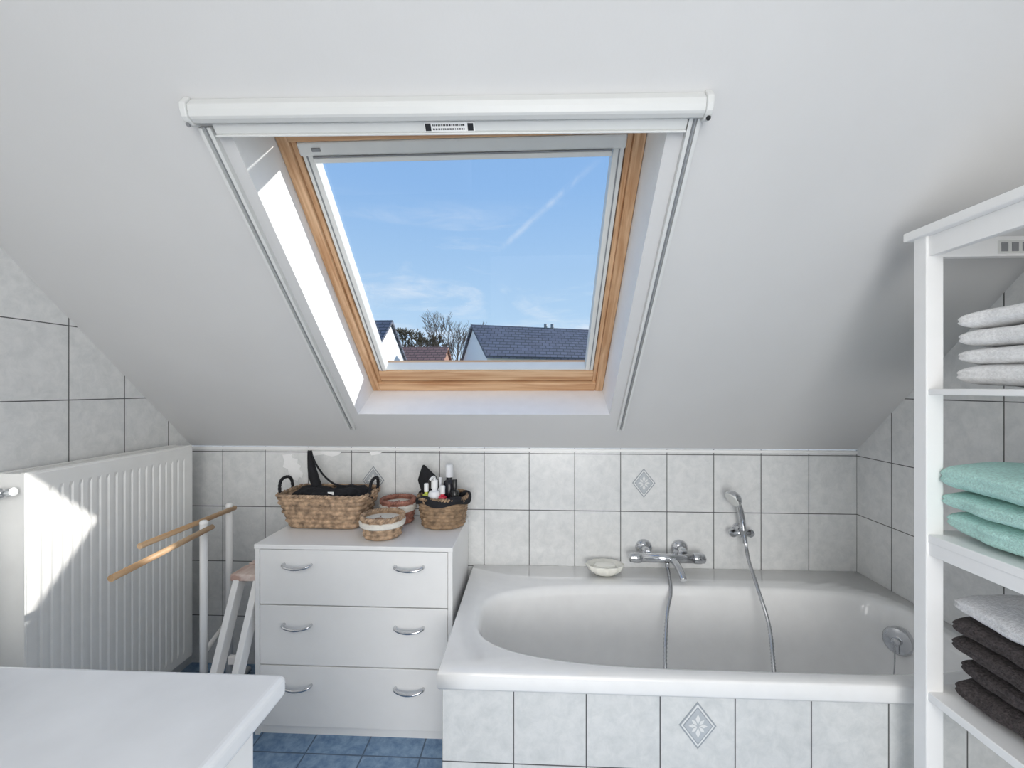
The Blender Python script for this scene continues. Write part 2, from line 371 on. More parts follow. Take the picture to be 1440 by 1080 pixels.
hs=group('hand_shower',(0.88,1.86,0.64))
lathe('holder_plate',(0.885,D0-0.001,0.655),[(0.020,0),(0.020,0.006),(0.014,0.012),(0.012,0.035)],M['chrome'],hs,20,d=(0,-1,0))
sweep('holder_bracket',[(0.845,1.868,0.648),(0.915,1.868,0.648)],0.011,M['chrome'],hs,14)
for X in (0.845,0.915):
    lathe('bracket_cap',(X,1.868,0.648),[(0.016,-0.008),(0.018,0),(0.016,0.008),(0.001,0.01)],M['chrome'],hs,16,d=(0,-1,0))
lathe('cradle',(0.884,1.86,0.635),[(0.014,0),(0.017,0.03)],M['chrome'],hs,20)
sweep('handle',[(0.888,1.85,0.61),(0.884,1.857,0.66),(0.880,1.862,0.71),(0.868,1.855,0.755),(0.848,1.842,0.788),(0.835,1.832,0.803)],[0.009,0.012,0.0125,0.012,0.013,0.014],M['chrome'],hs,16,6)
hd=Vector((-0.75,-0.25,-0.5))
lathe('spray_head',(0.838,1.835,0.806),[(0.010,-0.016),(0.026,-0.010),(0.034,0.0),(0.036,0.010),(0.034,0.016)],M['chrome'],hs,28,d=hd)
lathe('spray_face',Vector((0.838,1.835,0.806))+hd.normalized()*0.016,[(0.032,0),(0.030,0.003),(0.001,0.004)],M['winframe'],hs,28,d=hd)
hp=[(0.562,1.828,0.512),(0.56,1.80,0.494),(0.54,1.715,0.462),(0.506,1.65,0.41),(0.462,1.53,0.30),(0.45,1.46,0.18),(0.50,1.44,0.125),(0.63,1.46,0.122),(0.76,1.46,0.13),(0.815,1.48,0.20),(0.822,1.515,0.30),(0.852,1.60,0.40),(0.850,1.672,0.50),(0.868,1.775,0.56),(0.886,1.835,0.59),(0.888,1.848,0.615)]
sweep('shower_hose',hp,0.0072,M['hose'],hs,10,26,rib=0.22)

sd=group('soap_dish',(0.306,1.835,TZ))
V=[];F=[];seg=48;prof=[(0.3,0.0),(0.55,0.004),(0.85,0.022),(1.0,0.044),(0.96,0.046),(0.80,0.028),(0.5,0.014),(0.02,0.012)]
for r,z in prof:
    for j in range(seg):
        th=2*pi*j/seg; sc=1+0.05*math.cos(th*12)*(1 if r>0.7 else 0.2)
        V.append((0.306+0.078*r*sc*math.cos(th),1.835+0.055*r*sc*math.sin(th),TZ+0.002+z))
for i in range(len(prof)-1):
    for j in range(seg): F.append((i*seg+j,i*seg+(j+1)%seg,(i+1)*seg+(j+1)%seg,(i+1)*seg+j))
F.append(tuple(range(seg))); F.append(tuple((len(prof)-1)*seg+j for j in range(seg)))
mesh('shell_dish',V,F,M['soap'],sd,True)
lathe('soap_bar',(0.306,1.835,TZ+0.016),[(0.010,0),(0.036,0.004),(0.040,0.016),(0.034,0.028),(0.015,0.033),(0.001,0.0335)],mat('soap_bar',(0.88,0.87,0.80),0.4),sd,28,sx=1.25,sy=0.8)

# ------------------------------------------------------------------ chest of drawers
ch=group('chest_of_drawers',(-0.64,1.7,0))
CX0,CX1,CY0,CY1,CZ=-1.006,-0.28,1.53,1.905,H-0.568
box('top_board',CX0,CX1,CY0-0.004,CY1,CZ-0.016,CZ,M['white'],ch,0.002)
box('side_left',CX0+0.002,CX0+0.018,CY0,CY1,0,CZ-0.016,M['white'],ch,0.001)
box('side_right',CX1-0.018,CX1-0.002,CY0,CY1,0,CZ-0.016,M['white'],ch,0.001)
box('back_panel',CX0+0.018,CX1-0.018,CY1-0.01,CY1,0.02,CZ-0.016,M['white'],ch,0)
box('plinth',CX0+0.018,CX1-0.018,CY0+0.012,CY0+0.028,0,0.05,M['white'],ch,0)
box('carcass_dark',CX0+0.018,CX1-0.018,CY0+0.022,CY0+0.03,0.03,CZ-0.016,M['black'],ch,0)
for k,(z0,z1) in enumerate(((0.4745,CZ-0.019),(0.2565,0.4705),(0.034,0.2525))):
    box('drawer_front_%d'%(k+1),CX0+0.0195,CX1-0.0195,CY0+0.001,CY0+0.019,z0,z1,M['white'],ch,0.0015)
    zh=(0.615,0.398,0.181)[k]
    for j,X in enumerate((-0.845,-0.437)):
        w=0.050
        pts=[(X-w,CY0+0.002,zh+0.006),(X-w,CY0-0.014,zh+0.006),(X-w*0.6,CY0-0.024,zh+0.001),(X,CY0-0.027,zh-0.001),(X+w*0.6,CY0-0.024,zh+0.001),(X+w,CY0-0.014,zh+0.006),(X+w,CY0+0.002,zh+0.006)]
        sweep('handle_%d_%d'%(k+1,j+1),pts,[0.005,0.005,0.0045,0.0055,0.0045,0.005,0.005],M['chrome'],ch,12,6)

# ------------------------------------------------------------------ baskets
def woven(name,c,dims0,dims1,h,rows,stakes,amp,material,parent,sq=2.0,rot=0):
    V=[];F=[];cxx,cyy,cz=c;ns=stakes*6;nr=rows*5
    def pt(th,f,off):
        a=dims0[0]*(1-f)+dims1[0]*f; b_=dims0[1]*(1-f)+dims1[1]*f
        dx,dy=math.cos(th),math.sin(th); t=(abs(dx/a)**sq+abs(dy/b_)**sq)**(-1/sq)+off
        x,y=dx*t,dy*t
        return (cxx+x*math.cos(rot)-y*math.sin(rot),cyy+x*math.sin(rot)+y*math.cos(rot),cz+f*h)
    for i in range(nr+1):
        f=i/nr; row=min(int(i/5),rows-1); rf=(i%5)/5
        for j in range(ns):
            th=2*pi*j/ns
            ph=stakes*th/2+ (pi if row%2 else 0)
            off=amp*math.sin(pi*rf)*(0.35+0.65*max(0,math.sin(ph)))-amp*(0.2 if rf==0 else 0)
            V.append(pt(th,f,off))
    base_n=len(V)
    for i in range(nr):
        for j in range(ns): F.append((i*ns+j,i*ns+(j+1)%ns,(i+1)*ns+(j+1)%ns,(i+1)*ns+j))
    for f in (1.0,0.04):
        for j in range(ns): V.append(pt(2*pi*j/ns,f,-0.006))
    for j in range(ns):
        F.append((nr*ns+j,nr*ns+(j+1)%ns,base_n+(j+1)%ns,base_n+j))
        F.append((base_n+j,base_n+(j+1)%ns,base_n+ns+(j+1)%ns,base_n+ns+j))
    F.append(tuple(base_n+ns+j for j in range(ns))); F.append(tuple(range(ns)))
    mesh('woven_body',V,F,material,parent,True)
    for k in range(2):
        P=[]
        m_=stakes*6
        for j in range(m_+1):
            th=2*pi*j/m_; ph=th*stakes*0.8+k*pi
            q=pt(th,1.0,-0.002+0.004*math.cos(ph)); P.append((q[0],q[1],q[2]+0.004+0.004*math.sin(ph)))
        sweep('rim_strand_%d'%k,P,0.0052,material,parent,8)
    return pt

def lump(name,c,r,material,parent,seed=0,amp=0.25,sub=24):
    V=[];F=[]
    for i in range(sub+1):
        ph=pi*i/sub
        for j in range(sub*2):
            th=2*pi*j/(sub*2)
            d=Vector((math.sin(ph)*math.cos(th),math.sin(ph)*math.sin(th),math.cos(ph)))
            k=1+amp*noise.noise(d*2.3+Vector((seed*7,0,0)))+amp*0.4*noise.noise(d*6+Vector((seed*3,1,0)))
            V.append((c[0]+d.x*r[0]*k,c[1]+d.y*r[1]*k,c[2]+d.z*r[2]*k))
    n=sub*2
    for i in range(sub):
        for j in range(n): F.append((i*n+j,i*n+(j+1)%n,(i+1)*n+(j+1)%n,(i+1)*n+j))
    return mesh(name,V,F,material,parent,True)

KX=-0.842
B1=group('wicker_basket',(KX,1.77,CZ))
woven('b',(KX,1.775,CZ+0.003),(0.142,0.075),(0.184,0.105),0.128,7,34,0.009,M['wick'],B1,sq=7,rot=math.radians(-2))
for sgn in (-1,1):
    X=KX+sgn*0.184
    sweep('basket_handle',[(X,1.725,CZ+0.128),(X+sgn*0.004,1.728,CZ+0.168),(X+sgn*0.006,1.75,CZ+0.190),(X+sgn*0.006,1.795,CZ+0.190),(X+sgn*0.004,1.818,CZ+0.168),(X,1.82,CZ+0.128)],0.007,M['blackcloth'],B1,10,6,rib=0.2)
lump('black_pouch',(KX-0.06,1.77,CZ+0.118),(0.09,0.06,0.04),M['blackcloth'],B1,1)
lump('black_pouch',(KX+0.08,1.78,CZ+0.118),(0.090,0.07,0.042),M['blackcloth'],B1,2)
lump('black_case',(KX+0.01,1.74,CZ+0.118),(0.11,0.06,0.035),M['blackcloth'],B1,3)
sweep('hairbrush_handle',[(KX-0.10,1.80,CZ+0.30),(KX-0.095,1.80,CZ+0.25),(KX-0.08,1.79,CZ+0.20),(KX-0.06,1.785,CZ+0.15)],[0.009,0.014,0.020,0.02],M['blackcloth'],B1,14,6)
sweep('strap',[(KX-0.092,1.80,CZ+0.285),(KX-0.065,1.79,CZ+0.24),(KX-0.025,1.78,CZ+0.195),(KX+0.02,1.775,CZ+0.165),(KX+0.07,1.77,CZ+0.158)],0.004,M['blackcloth'],B1,8,6)
box('white_tag',KX+0.025,KX+0.05,1.70,1.702,CZ+0.138,CZ+0.150,M['white'],B1,0.001)

def round_basket(nm,c,r0,r1,h,rows,matA,lining):
    B=group(nm,c)
    woven('b',(c[0],c[1],c[2]+0.002),(r0,r0),(r1,r1),h,rows,26,0.006,matA,B,sq=2)
    lathe('fabric_band',c,[(r1*0.97+0.003,h*0.60),(r1+0.006,h*0.66),(r1+0.008,h*0.86),(r1+0.003,h*0.92)],lining,B,40)
    return B
B2=round_basket('round_basket',(-0.572,1.640,CZ),0.066,0.079,0.072,5,M['wick'],M['cream'])
lump('potpourri',(-0.572,1.640,CZ+0.048),(0.058,0.058,0.018),mat('brown_contents',(0.30,0.17,0.10),0.8,var=0.5,vscale=60),B2,5,0.6)
B3=round_basket('round_basket',(-0.566,1.815,CZ),0.060,0.070,0.088,5,M['wickred'],M['cream'])
lump('potpourri',(-0.566,1.815,CZ+0.064),(0.052,0.052,0.018),mat('red_contents',(0.33,0.12,0.09),0.8,var=0.5,vscale=60),B3,6,0.6)

bx,by=-0.366,1.785
B4=group('toiletries_basket',(bx,by,CZ))
woven('b',(bx,by,CZ+0.002),(0.083,0.075),(0.102,0.094),0.115,8,30,0.007,M['wick2'],B4,sq=2.3)
V=[];F=[];seg=60;pr=[(0.082,0.05),(0.090,0.11),(0.100,0.130),(0.110,0.126),(0.113,0.112),(0.111,0.100)]
for i,(r,z) in enumerate(pr):
    for j in range(seg):
        th=2*pi*j/seg; k=1+0.03*math.sin(th*7+i*0.4); V.append((bx+r*k*math.cos(th),by+r*k*0.92*math.sin(th),CZ+z+0.006*math.sin(th*5)))
for i in range(len(pr)-1):
    for j in range(seg): F.append((i*seg+j,i*seg+(j+1)%seg,(i+1)*seg+(j+1)%seg,(i+1)*seg+j))
F.append(tuple(range(seg)))
mesh('cloth_lining',V,F,M['blackcloth'],B4,True)
V=[(-0.465,1.81,CZ+0.12),(-0.43,1.79,CZ+0.08),(-0.40,1.85,CZ+0.10),(-0.45,1.86,CZ+0.12),(-0.485,1.81,CZ+0.175),(-0.42,1.79,CZ+0.185),(-0.405,1.84,CZ+0.19),(-0.470,1.85,CZ+0.19),(-0.462,1.80,CZ+0.245),(-0.455,1.815,CZ+0.248)]
mesh('pointed_wash_bag',V,[(0,1,2,3),(0,1,5,4),(1,2,6,5),(2,3,7,6),(3,0,4,7),(4,5,8),(5,6,9,8),(6,7,9),(7,4,8,9)],M['blackcloth'],B4,False,0.008,3)
def bottle(nm,c,r,h,col,cap,neck=0.4,caph=0.03):
    lathe(nm,c,[(r*0.9,0),(r,0.004),(r,h*0.78),(r*0.8,h*0.88),(r*neck,h*0.92),(r*neck,h)],mat(nm,col,0.25),B4,20)
    lathe(nm+'_cap',(c[0],c[1],c[2]+h),[(r*neck*1.3,0),(r*neck*1.3,caph),(r*neck,caph+0.003),(0.001,caph+0.003)],mat(nm+'_cap',cap,0.3),B4,16)
bottle('lotion_bottle',(-0.395,1.745,CZ+0.055),0.026,0.105,(0.85,0.86,0.88),(0.9,0.9,0.9))
sweep('pump_spout',[(-0.395,1.745,CZ+0.19),(-0.395,1.745,CZ+0.203),(-0.40,1.735,CZ+0.206),(-0.405,1.715,CZ+0.200)],0.005,M['white'],B4,8,4)
bottle('red_bottle',(-0.360,1.735,CZ+0.05),0.020,0.09,(0.6,0.03,0.06),(0.8,0.8,0.8))
bottle('dark_bottle',(-0.345,1.80,CZ+0.05),0.025,0.145,(0.02,0.02,0.025),(0.75,0.76,0.78),0.5,0.05)
bottle('yellow_bottle',(-0.430,1.75,CZ+0.05),0.018,0.095,(0.55,0.6,0.10),(0.85,0.85,0.85))
bottle('black_bottle',(-0.315,1.76,CZ+0.05),0.02,0.11,(0.02,0.02,0.02),(0.02,0.02,0.02))
bottle('black_jar',(-0.410,1.80,CZ+0.05),0.024,0.10,(0.02,0.02,0.02),(0.05,0.05,0.05),0.8,0.03)
bottle('white_tube',(-0.378,1.775,CZ+0.05),0.013,0.115,(0.8,0.8,0.82),(0.7,0.7,0.72))

# ------------------------------------------------------------------ radiator
rad=group('radiator',(-1.5,1.48,0.5))
RX=-1.45;RY0,RY1=1.178,1.79;RZ0,RZ1=0.115,H-0.245
def panel(nm,xf,sgn):
    pr=[];nr=19;m0=0.028;span=(RY1-RY0-2*m0)/nr
    pr.append((RY0,0.006));pr.append((RY0+0.004,0.0))
    y=RY0+m0
    for k in range(nr):
        pr+= [(y+span*0.04,0),(y+span*0.16,-0.004),(y+span*0.40,-0.004),(y+span*0.52,0)]
        y+=span
    pr.append((RY1-0.004,0.0));pr.append((RY1,0.006))
    zs=[(RZ0,0.0,0.006),(RZ0+0.004,0,0),(RZ0+0.035,0,0),(RZ0+0.05,1,0),(RZ1-0.065,1,0),(RZ1-0.05,0,0),(RZ1-0.008,0,0),(RZ1-0.002,0,0.004)]
    V=[];F=[];n=len(pr)
    for z,k,e in zs:
        for (yy,dxx) in pr:
            V.append((xf+sgn*((dxx*k if dxx<0 else -dxx)-e),yy,z))
    for i in range(len(zs)-1):
        for j in range(n-1): F.append((i*n+j,i*n+j+1,(i+1)*n+j+1,(i+1)*n+j))
    mesh(nm,V,F,M['rad'],rad,False)
panel('front_panel',RX,1)
box('rear_panel',XL+0.02,XL+0.032,RY0+0.01,RY1-0.01,RZ0+0.02,RZ1-0.02,M['rad'],rad,0.002)
box('side_cover_near',XL+0.022,RX-0.001,RY0-0.002,RY0+0.010,RZ0+0.01,RZ1-0.003,M['rad'],rad,0.002)
box('side_cover_far',XL+0.022,RX-0.001,RY1-0.010,RY1+0.002,RZ0+0.01,RZ1-0.003,M['rad'],rad,0.002)
box('top_rim_front',RX-0.016,RX-0.002,RY0,RY1,RZ1-0.006,RZ1,M['rad'],rad,0.001)
box('top_rim_back',XL+0.022,XL+0.034,RY0,RY1,RZ1-0.006,RZ1,M['rad'],rad,0.001)
yy=RY0+0.012
while yy<RY1-0.012:
    box('grille_bar',XL+0.03,RX-0.012,yy,yy+0.004,RZ1-0.008,RZ1-0.003,M['rad'],rad,0); yy+=0.014
for z in (0.35,0.8): box('wall_bracket',XL+0.001,XL+0.025,1.3,1.33,z,z+0.05,M['rad'],rad,0)
lathe('valve_body',(-1.497,RY0-0.002,RZ1-0.055),[(0.012,0),(0.012,0.02),(0.018,0.022),(0.018,0.03),(0.014,0.045),(0.002,0.047)],M['chrome'],rad,16,d=(0,-1,0))
lathe('bleed_plug',(-1.490,RY0-0.02,RZ1-0.055),[(0.009,0),(0.009,0.018),(0.012,0.019),(0.012,0.03),(0.001,0.031)],M['alu'],rad,12,d=(1,0,0.2))
sweep('pipe',[(-1.50,RY0+0.05,RZ0+0.03),(-1.50,RY0+0.05,0.001)],0.009,M['white'],rad,12)

# ------------------------------------------------------------------ drying stand with wooden arms
rk=group('clothes_drying_stand',(-1.2,1.6,0))
za=H-0.51
sweep('post_rear',[(-1.255,1.745,0.02),(-1.255,1.745,za+0.02)],0.0125,M['white'],rk,16)
sweep('post_front',[(-1.185,1.515,0.02),(-1.185,1.515,za+0.02)],0.0125,M['white'],rk,16)
sweep('arm_rear',[(-1.245,1.765,za+0.006),(-1.262,1.34,za-0.001)],0.0095,M['rodwood'],rk,14)
sweep('arm_front',[(-1.165,1.53,za+0.002),(-1.125,1.11,za-0.001)],0.0095,M['rodwood'],rk,14)
lathe('post_cap_rear',(-1.255,1.745,za+0.018),[(0.014,0),(0.014,0.006),(0.009,0.012),(0.001,0.013)],M['white'],rk,14)
lathe('post_cap_front',(-1.185,1.515,za+0.018),[(0.014,0),(0.014,0.006),(0.009,0.012),(0.001,0.013)],M['white'],rk,14)
sweep('lower_brace',[(-1.255,1.745,0.30),(-1.185,1.515,0.30)],0.009,M['white'],rk,12)
sweep('foot_rear',[(-1.255,1.87,0.013),(-1.255,1.60,0.013)],0.012,M['white'],rk,12)
sweep('foot_front',[(-1.185,1.66,0.013),(-1.185,1.30,0.013)],0.012,M['white'],rk,12)

# ------------------------------------------------------------------ step stool
stl=group('folding_step_stool',(-1.07,1.6,0))
zt=H-0.70
def board(nm,p0,p1,wx,t,material):
    p0,p1=Vector(p0),Vector(p1); d=(p1-p0).normalized(); x=Vector((1,0,0)); n_=d.cross(x).normalized()
    P=[p0-x*wx/2-n_*t/2,p0+x*wx/2-n_*t/2,p0+x*wx/2+n_*t/2,p0-x*wx/2+n_*t/2,p1-x*wx/2-n_*t/2,p1+x*wx/2-n_*t/2,p1+x*wx/2+n_*t/2,p1-x*wx/2+n_*t/2]
    hexa(nm,P,material,stl,0.003)
box('top_tread',-1.130,-1.018,1.575,1.665,zt-0.026,zt,M['tread'],stl,0.004)
box('top_tread_rear',-1.130,-1.018,1.68,1.76,zt-0.026,zt,M['tread'],stl,0.004)
for X in (-1.108,-1.030):
    board('front_leg',(X,1.60,zt-0.02),(X,1.37,0.008),0.024,0.045,M['white'])
    board('rear_leg',(X,1.72,zt-0.02),(X,1.84,0.008),0.020,0.035,M['white'])
    box('tread_rail',X-0.010,X+0.010,1.585,1.75,zt-0.05,zt-0.026,M['white'],stl,0.002)
box('lower_tread',-1.096,-1.042,1.40,1.53,0.20,0.22,M['tread'],stl,0.003)
box('cross_bar',-1.096,-1.042,1.515,1.53,0.26,0.29,M['white'],stl,0.002)

# ------------------------------------------------------------------ vanity counter bottom left
vc=group('vanity_counter',(-0.95,0.2,0))
VZ=H-0.45
box('counter_top',XL+0.002,-0.385,-0.6,0.668,VZ-0.034,VZ,M['counter'],vc,0.010,4)
box('cabinet_body',XL+0.002,-0.425,-0.57,0.645,0.08,VZ-0.034,M['white'],vc,0.003)
box('cabinet_plinth',XL+0.01,-0.46,-0.55,0.60,0.0,0.08,M['white'],vc,0.001)
lathe('washbasin',(-0.968,0.38,VZ),[(0.10,0.0),(0.20,0.015),(0.262,0.045),(0.275,0.062),(0.268,0.066),(0.24,0.05),(0.16,0.022),(0.03,0.014)],M['tub'],vc,48,sx=1.0,sy=0.82)

# ------------------------------------------------------------------ shelving unit
su=group('shelving_unit',(1.15,0.92,0))
SX0,SX1,SY0,SY1=0.945,1.355,0.70,1.12
TOP=H+0.385
for X in (SX0,SX1-0.04):
    for Y in (SY0,SY1-0.035):
        box('post',X,X+0.04,Y,Y+0.035,0,TOP-0.02,M['white'],su,0.002)
box('top_board',SX0-0.014,SX1+0.01,SY0-0.014,SY1+0.014,TOP-0.022,TOP,M['white'],su,0.003)
box('top_rail_front',SX0+0.006,SX0+0.024,SY0+0.035,SY1-0.035,TOP-0.07,TOP-0.022,M['white'],su,0.001)
box('top_rail_far',SX0+0.04,SX1-0.04,SY1-0.028,SY1-0.010,TOP-0.07,TOP-0.022,M['white'],su,0.001)
box('top_rail_near',SX0+0.04,SX1-0.04,SY0+0.010,SY0+0.028,TOP-0.07,TOP-0.022,M['white'],su,0.001)
box('top_rail_back',SX1-0.024,SX1-0.006,SY0+0.035,SY1-0.035,TOP-0.07,TOP-0.022,M['white'],su,0.001)
for k,(z,t) in enumerate(((H-0.003,0.014),(H-0.352,0.05),(H-0.73,0.022),(0.18,0.022))):
    box('shelf_%d'%(k+1),SX0+0.004,SX1-0.004,SY0+0.003,SY1-0.003,z-min(t,0.02),z,M['white'],su,0.002)
    if t>0.03:
        box('shelf_rail_front',SX0+0.006,SX0+0.022,SY0+0.035,SY1-0.035,z-t,z-0.018,M['white'],su,0.001)
        box('shelf_rail_far',SX0+0.04,SX1-0.04,SY1-0.026,SY1-0.010,z-t,z-0.018,M['white'],su,0.001)
box('sticker',SX0+0.17,SX0+0.25,SY1-0.0295,SY1-0.028,TOP-0.064,TOP-0.033,M['winframe'],su,0)
for k in range(3): box('sticker_mark',SX0+0.177+k*0.024,SX0+0.192+k*0.024,SY1-0.0305,SY1-0.0293,TOP-0.059,TOP-0.038,M['grey'],su,0)

# ------------------------------------------------------------------ towels
def towel(nm,x0,x1,y0,y1,z0,z1,material,parent,seed):
    cX,cY,cZ=(x0+x1)/2,(y0+y1)/2,(z0+z1)/2; aX,aY,aZ=(x1-x0)/2,(y1-y0)/2,(z1-z0)/2
    V=[];F=[];n=64;m_=44
    for i in range(m_+1):
        t=-1+2*i/m_; t=math.copysign(abs(t)**0.6,t); kk=(max(0,1-abs(t)**9))**(1/2.6)
        for j in range(n):
            th=2*pi*j/n; c_,s_=math.cos(th),math.sin(th)
            e=2/3.0
            px=math.copysign(abs(c_)**e,c_); pz=math.copysign(abs(s_)**e,s_)
            if px<-0.55: px+=0.03*math.exp(-(pz/0.12)**2)
            y=cY+aY*t
            x=cX+aX*px*(0.90+0.10*kk); z=cZ+aZ*pz*(0.35+0.65*kk)*1.04
            p=Vector((x,y,z)); q=p*7+Vector((seed*5.1,seed*2.3,0))
            w=noise.noise(q)*0.007+noise.noise(p*24+Vector((seed,0,0)))*0.003
            V.append((x+w*1.2,y+w*(1 if abs(t)>0.9 else 0.2),z+w*0.8))
    for i in range(m_):
        for j in range(n): F.append((i*n+j,i*n+(j+1)%n,(i+1)*n+(j+1)%n,(i+1)*n+j))
    F.append(tuple(range(n))); F.append(tuple(m_*n+j for j in range(n)))
    mesh(nm,V,F,material,parent,True)
def stack(nm,zbase,layers,material,x0=0.99,topmat=None,y1=1.072):
    s=group(nm,(1.15,0.92,zbase))
    z=zbase+0.004
    for k,h in enumerate(layers):
        dx=random.uniform(-0.010,0.012); dy=random.uniform(-0.012,0.01)
        mt=topmat if (topmat and k==len(layers)-1) else material
        towel('folded_towel_%d'%(k+1),x0+dx,1.30,0.77+dy,y1+dy*0.5,z,z+h,mt,s,k+random.random()*9)
        z+=h*0.93
stack('white_towel_stack',H-0.003,[0.052,0.044,0.048,0.046],M['twhite'],0.985)
stack('mint_towel_stack',H-0.352,[0.062,0.048,0.070],M['tmint'],0.972,None,1.082)
stack('dark_towel_stack',H-0.73,[0.055,0.050,0.052,0.048,0.05],M['tdark'],0.985,M['tgrey'])

# ------------------------------------------------------------------ outside world
box('ground',-80,80,6,120,-3.2,-3.0,mat('grass',(0.12,0.17,0.07),0.9,var=0.3,vscale=0.5),bevel=0)
def roofmat(nm,c,w=0.35,h=0.28):
    m,nt,b=newmat(nm);N,L=nt.nodes,nt.links
    tc=N.new('ShaderNodeTexCoord'); sp=N.new('ShaderNodeSeparateXYZ'); L.new(tc.outputs['Object'],sp.inputs[0])
    cb=N.new('ShaderNodeCombineXYZ'); L.new(sp.outputs['X'],cb.inputs[0]); L.new(sp.outputs['Z'],cb.inputs[1])
    br=N.new('ShaderNodeTexBrick'); br.inputs['Scale'].default_value=1; br.inputs['Brick Width'].default_value=w; br.inputs['Row Height'].default_value=h*0.6; br.inputs['Mortar Size'].default_value=0.02
    br.inputs['Color1'].default_value=(*c,1); br.inputs['Color2'].default_value=tuple(x*1.35 for x in c)+(1,); br.inputs['Mortar'].default_value=tuple(x*0.35 for x in c)+(1,)
    L.new(cb.outputs[0],br.inputs['Vector']); L.new(br.outputs['Color'],b.inputs['Base Color']); b.inputs['Roughness'].default_value=0.7
    return m
wh=mat('render_white',(0.90,0.89,0.88),0.8); slate=roofmat('slate_roof',(0.10,0.11,0.145)); redr=roofmat('red_roof',(0.28,0.14,0.11))
def house(nm,F0,phi,length,width,eave,ridge,roof,wall,windows=True):
    e=group(nm,(F0[0],F0[1],-3)); rd=Vector((math.cos(phi),math.sin(phi),0)); gd=Vector((-math.sin(phi),math.cos(phi),0)); o=Vector((F0[0],F0[1],0))
    def p(l,w,z): q=o+rd*l+gd*w; return (q.x,q.y,z)
    V=[p(0,0,-3),p(length,0,-3),p(length,width,-3),p(0,width,-3),p(0,0,eave),p(length,0,eave),p(length,width,eave),p(0,width,eave),p(0,width/2,ridge-0.05),p(length,width/2,ridge-0.05)]
    mesh('walls',V,[(0,1,5,4),(1,2,6,9,5),(2,3,7,6),(3,0,4,8,7)],wall,e)
    sl=(ridge-eave)/(width/2); ov=0.3
    for sg,(w0,w1) in enumerate(((-ov,width/2),(width+ov,width/2))):
        ze=eave-ov*sl
        a=[p(-0.12,w0,ze),p(length+0.12,w0,ze),p(length+0.12,w1,ridge),p(-0.12,w1,ridge)]
        b2=[(x,y,z+0.14) for x,y,z in a]
        mesh('roof_slope_%d'%sg,a+b2,BF,roof,e)
    if windows:
        for l in (2.0,5.0,8.0):
            a=[p(l,-0.03,eave-1.7),p(l+1.6,-0.03,eave-1.7),p(l+1.6,-0.03,eave-0.55),p(l,-0.03,eave-0.55)]
            b2=[p(l,0.02,eave-1.7),p(l+1.6,0.02,eave-1.7),p(l+1.6,0.02,eave-0.55),p(l,0.02,eave-0.55)]
            mesh('house_window',a+b2,BF,M['black'],e)
        for l in (4.1,4.5):
            q=p(l,width/2,ridge); sweep('flue',[(q[0],q[1],ridge),(q[0],q[1],ridge+0.35)],0.09,M['grey'],e,10)
    return e
house('neighbouring_house',(-2.07,20.0),math.radians(20),16,6,H+1.50,H+3.20,slate,wh)
house('neighbouring_house',(-15.4,18.0),math.radians(0),8.7,4.5,H+1.4,H+3.05,slate,wh,False)
house('neighbouring_house',(-13.5,24.5),math.radians(0),8.3,3.5,H+1.2,H+2.35,redr,mat('brick_wall',(0.4,0.22,0.16),0.8),False)
def tree(nm,base_,height,spread,seed,material,levels=6,r0=0.13,rmin=0.011):
    rnd=random.Random(seed); V=[];F=[]
    def seg(p,q,r0,r1):
        d=(q-p).normalized(); a=d.orthogonal().normalized(); b_=d.cross(a); i=len(V)
        for c,r in ((p,r0),(q,r1)):
            for k in range(4):
                th=k*pi/2; V.append(c+a*math.cos(th)*r+b_*math.sin(th)*r)
        for k in range(4): F.append((i+k,i+(k+1)%4,i+4+(k+1)%4,i+4+k))
    def grow(p,d,l,r,lev):
        q=p+d*l; seg(p,q,r,r*0.65)
        if lev==0: return
        for k in range(3):
            nd=(d+Vector((rnd.uniform(-1,1),rnd.uniform(-1,1),rnd.uniform(-0.35,0.7)))*spread).normalized()
            grow(p+d*l*rnd.uniform(0.6,1.0),nd,(l*rnd.uniform(0.62,0.80)) if lev<levels else l*0.42,max(r*0.58,rmin),lev-1)
    grow(Vector(base_),Vector((0,0,1)),height,r0,levels)
    return mesh(nm,V,F,material)
bark=mat('bark',(0.13,0.10,0.08),0.9,var=0.3)
tree('bare_tree',(-5.75,30.5,-3),5.1,0.62,3,bark,6)
tree('bare_tree',(-9.0,31.5,-3),4.3,0.72,8,mat('bark_brown',(0.12,0.10,0.06),0.9,var=0.3),7,0.12,0.022)

# ------------------------------------------------------------------ world, lights
w=bpy.data.worlds.new('sky'); scene.world=w; w.use_nodes=True
nt=w.node_tree; N,L=nt.nodes,nt.links; N.clear()
out=N.new('ShaderNodeOutputWorld'); bg=N.new('ShaderNodeBackground'); L.new(bg.outputs[0],out.inputs[0])
tc=N.new('ShaderNodeTexCoord'); nrm=N.new('ShaderNodeVectorMath'); nrm.operation='NORMALIZE'; L.new(tc.outputs['Generated'],nrm.inputs[0])
sp=N.new('ShaderNodeSeparateXYZ'); L.new(nrm.outputs[0],sp.inputs[0])
cr=N.new('ShaderNodeValToRGB'); L.new(sp.outputs['Z'],cr.inputs[0])
e=cr.color_ramp.elements; e[0].position=0.0; e[0].color=(0.62,0.79,0.95,1); e[1].position=0.75; e[1].color=(0.20,0.38,0.72,1)
x=e.new(0.16); x.color=(0.45,0.67,0.92,1); x=e.new(0.42); x.color=(0.28,0.50,0.85,1)
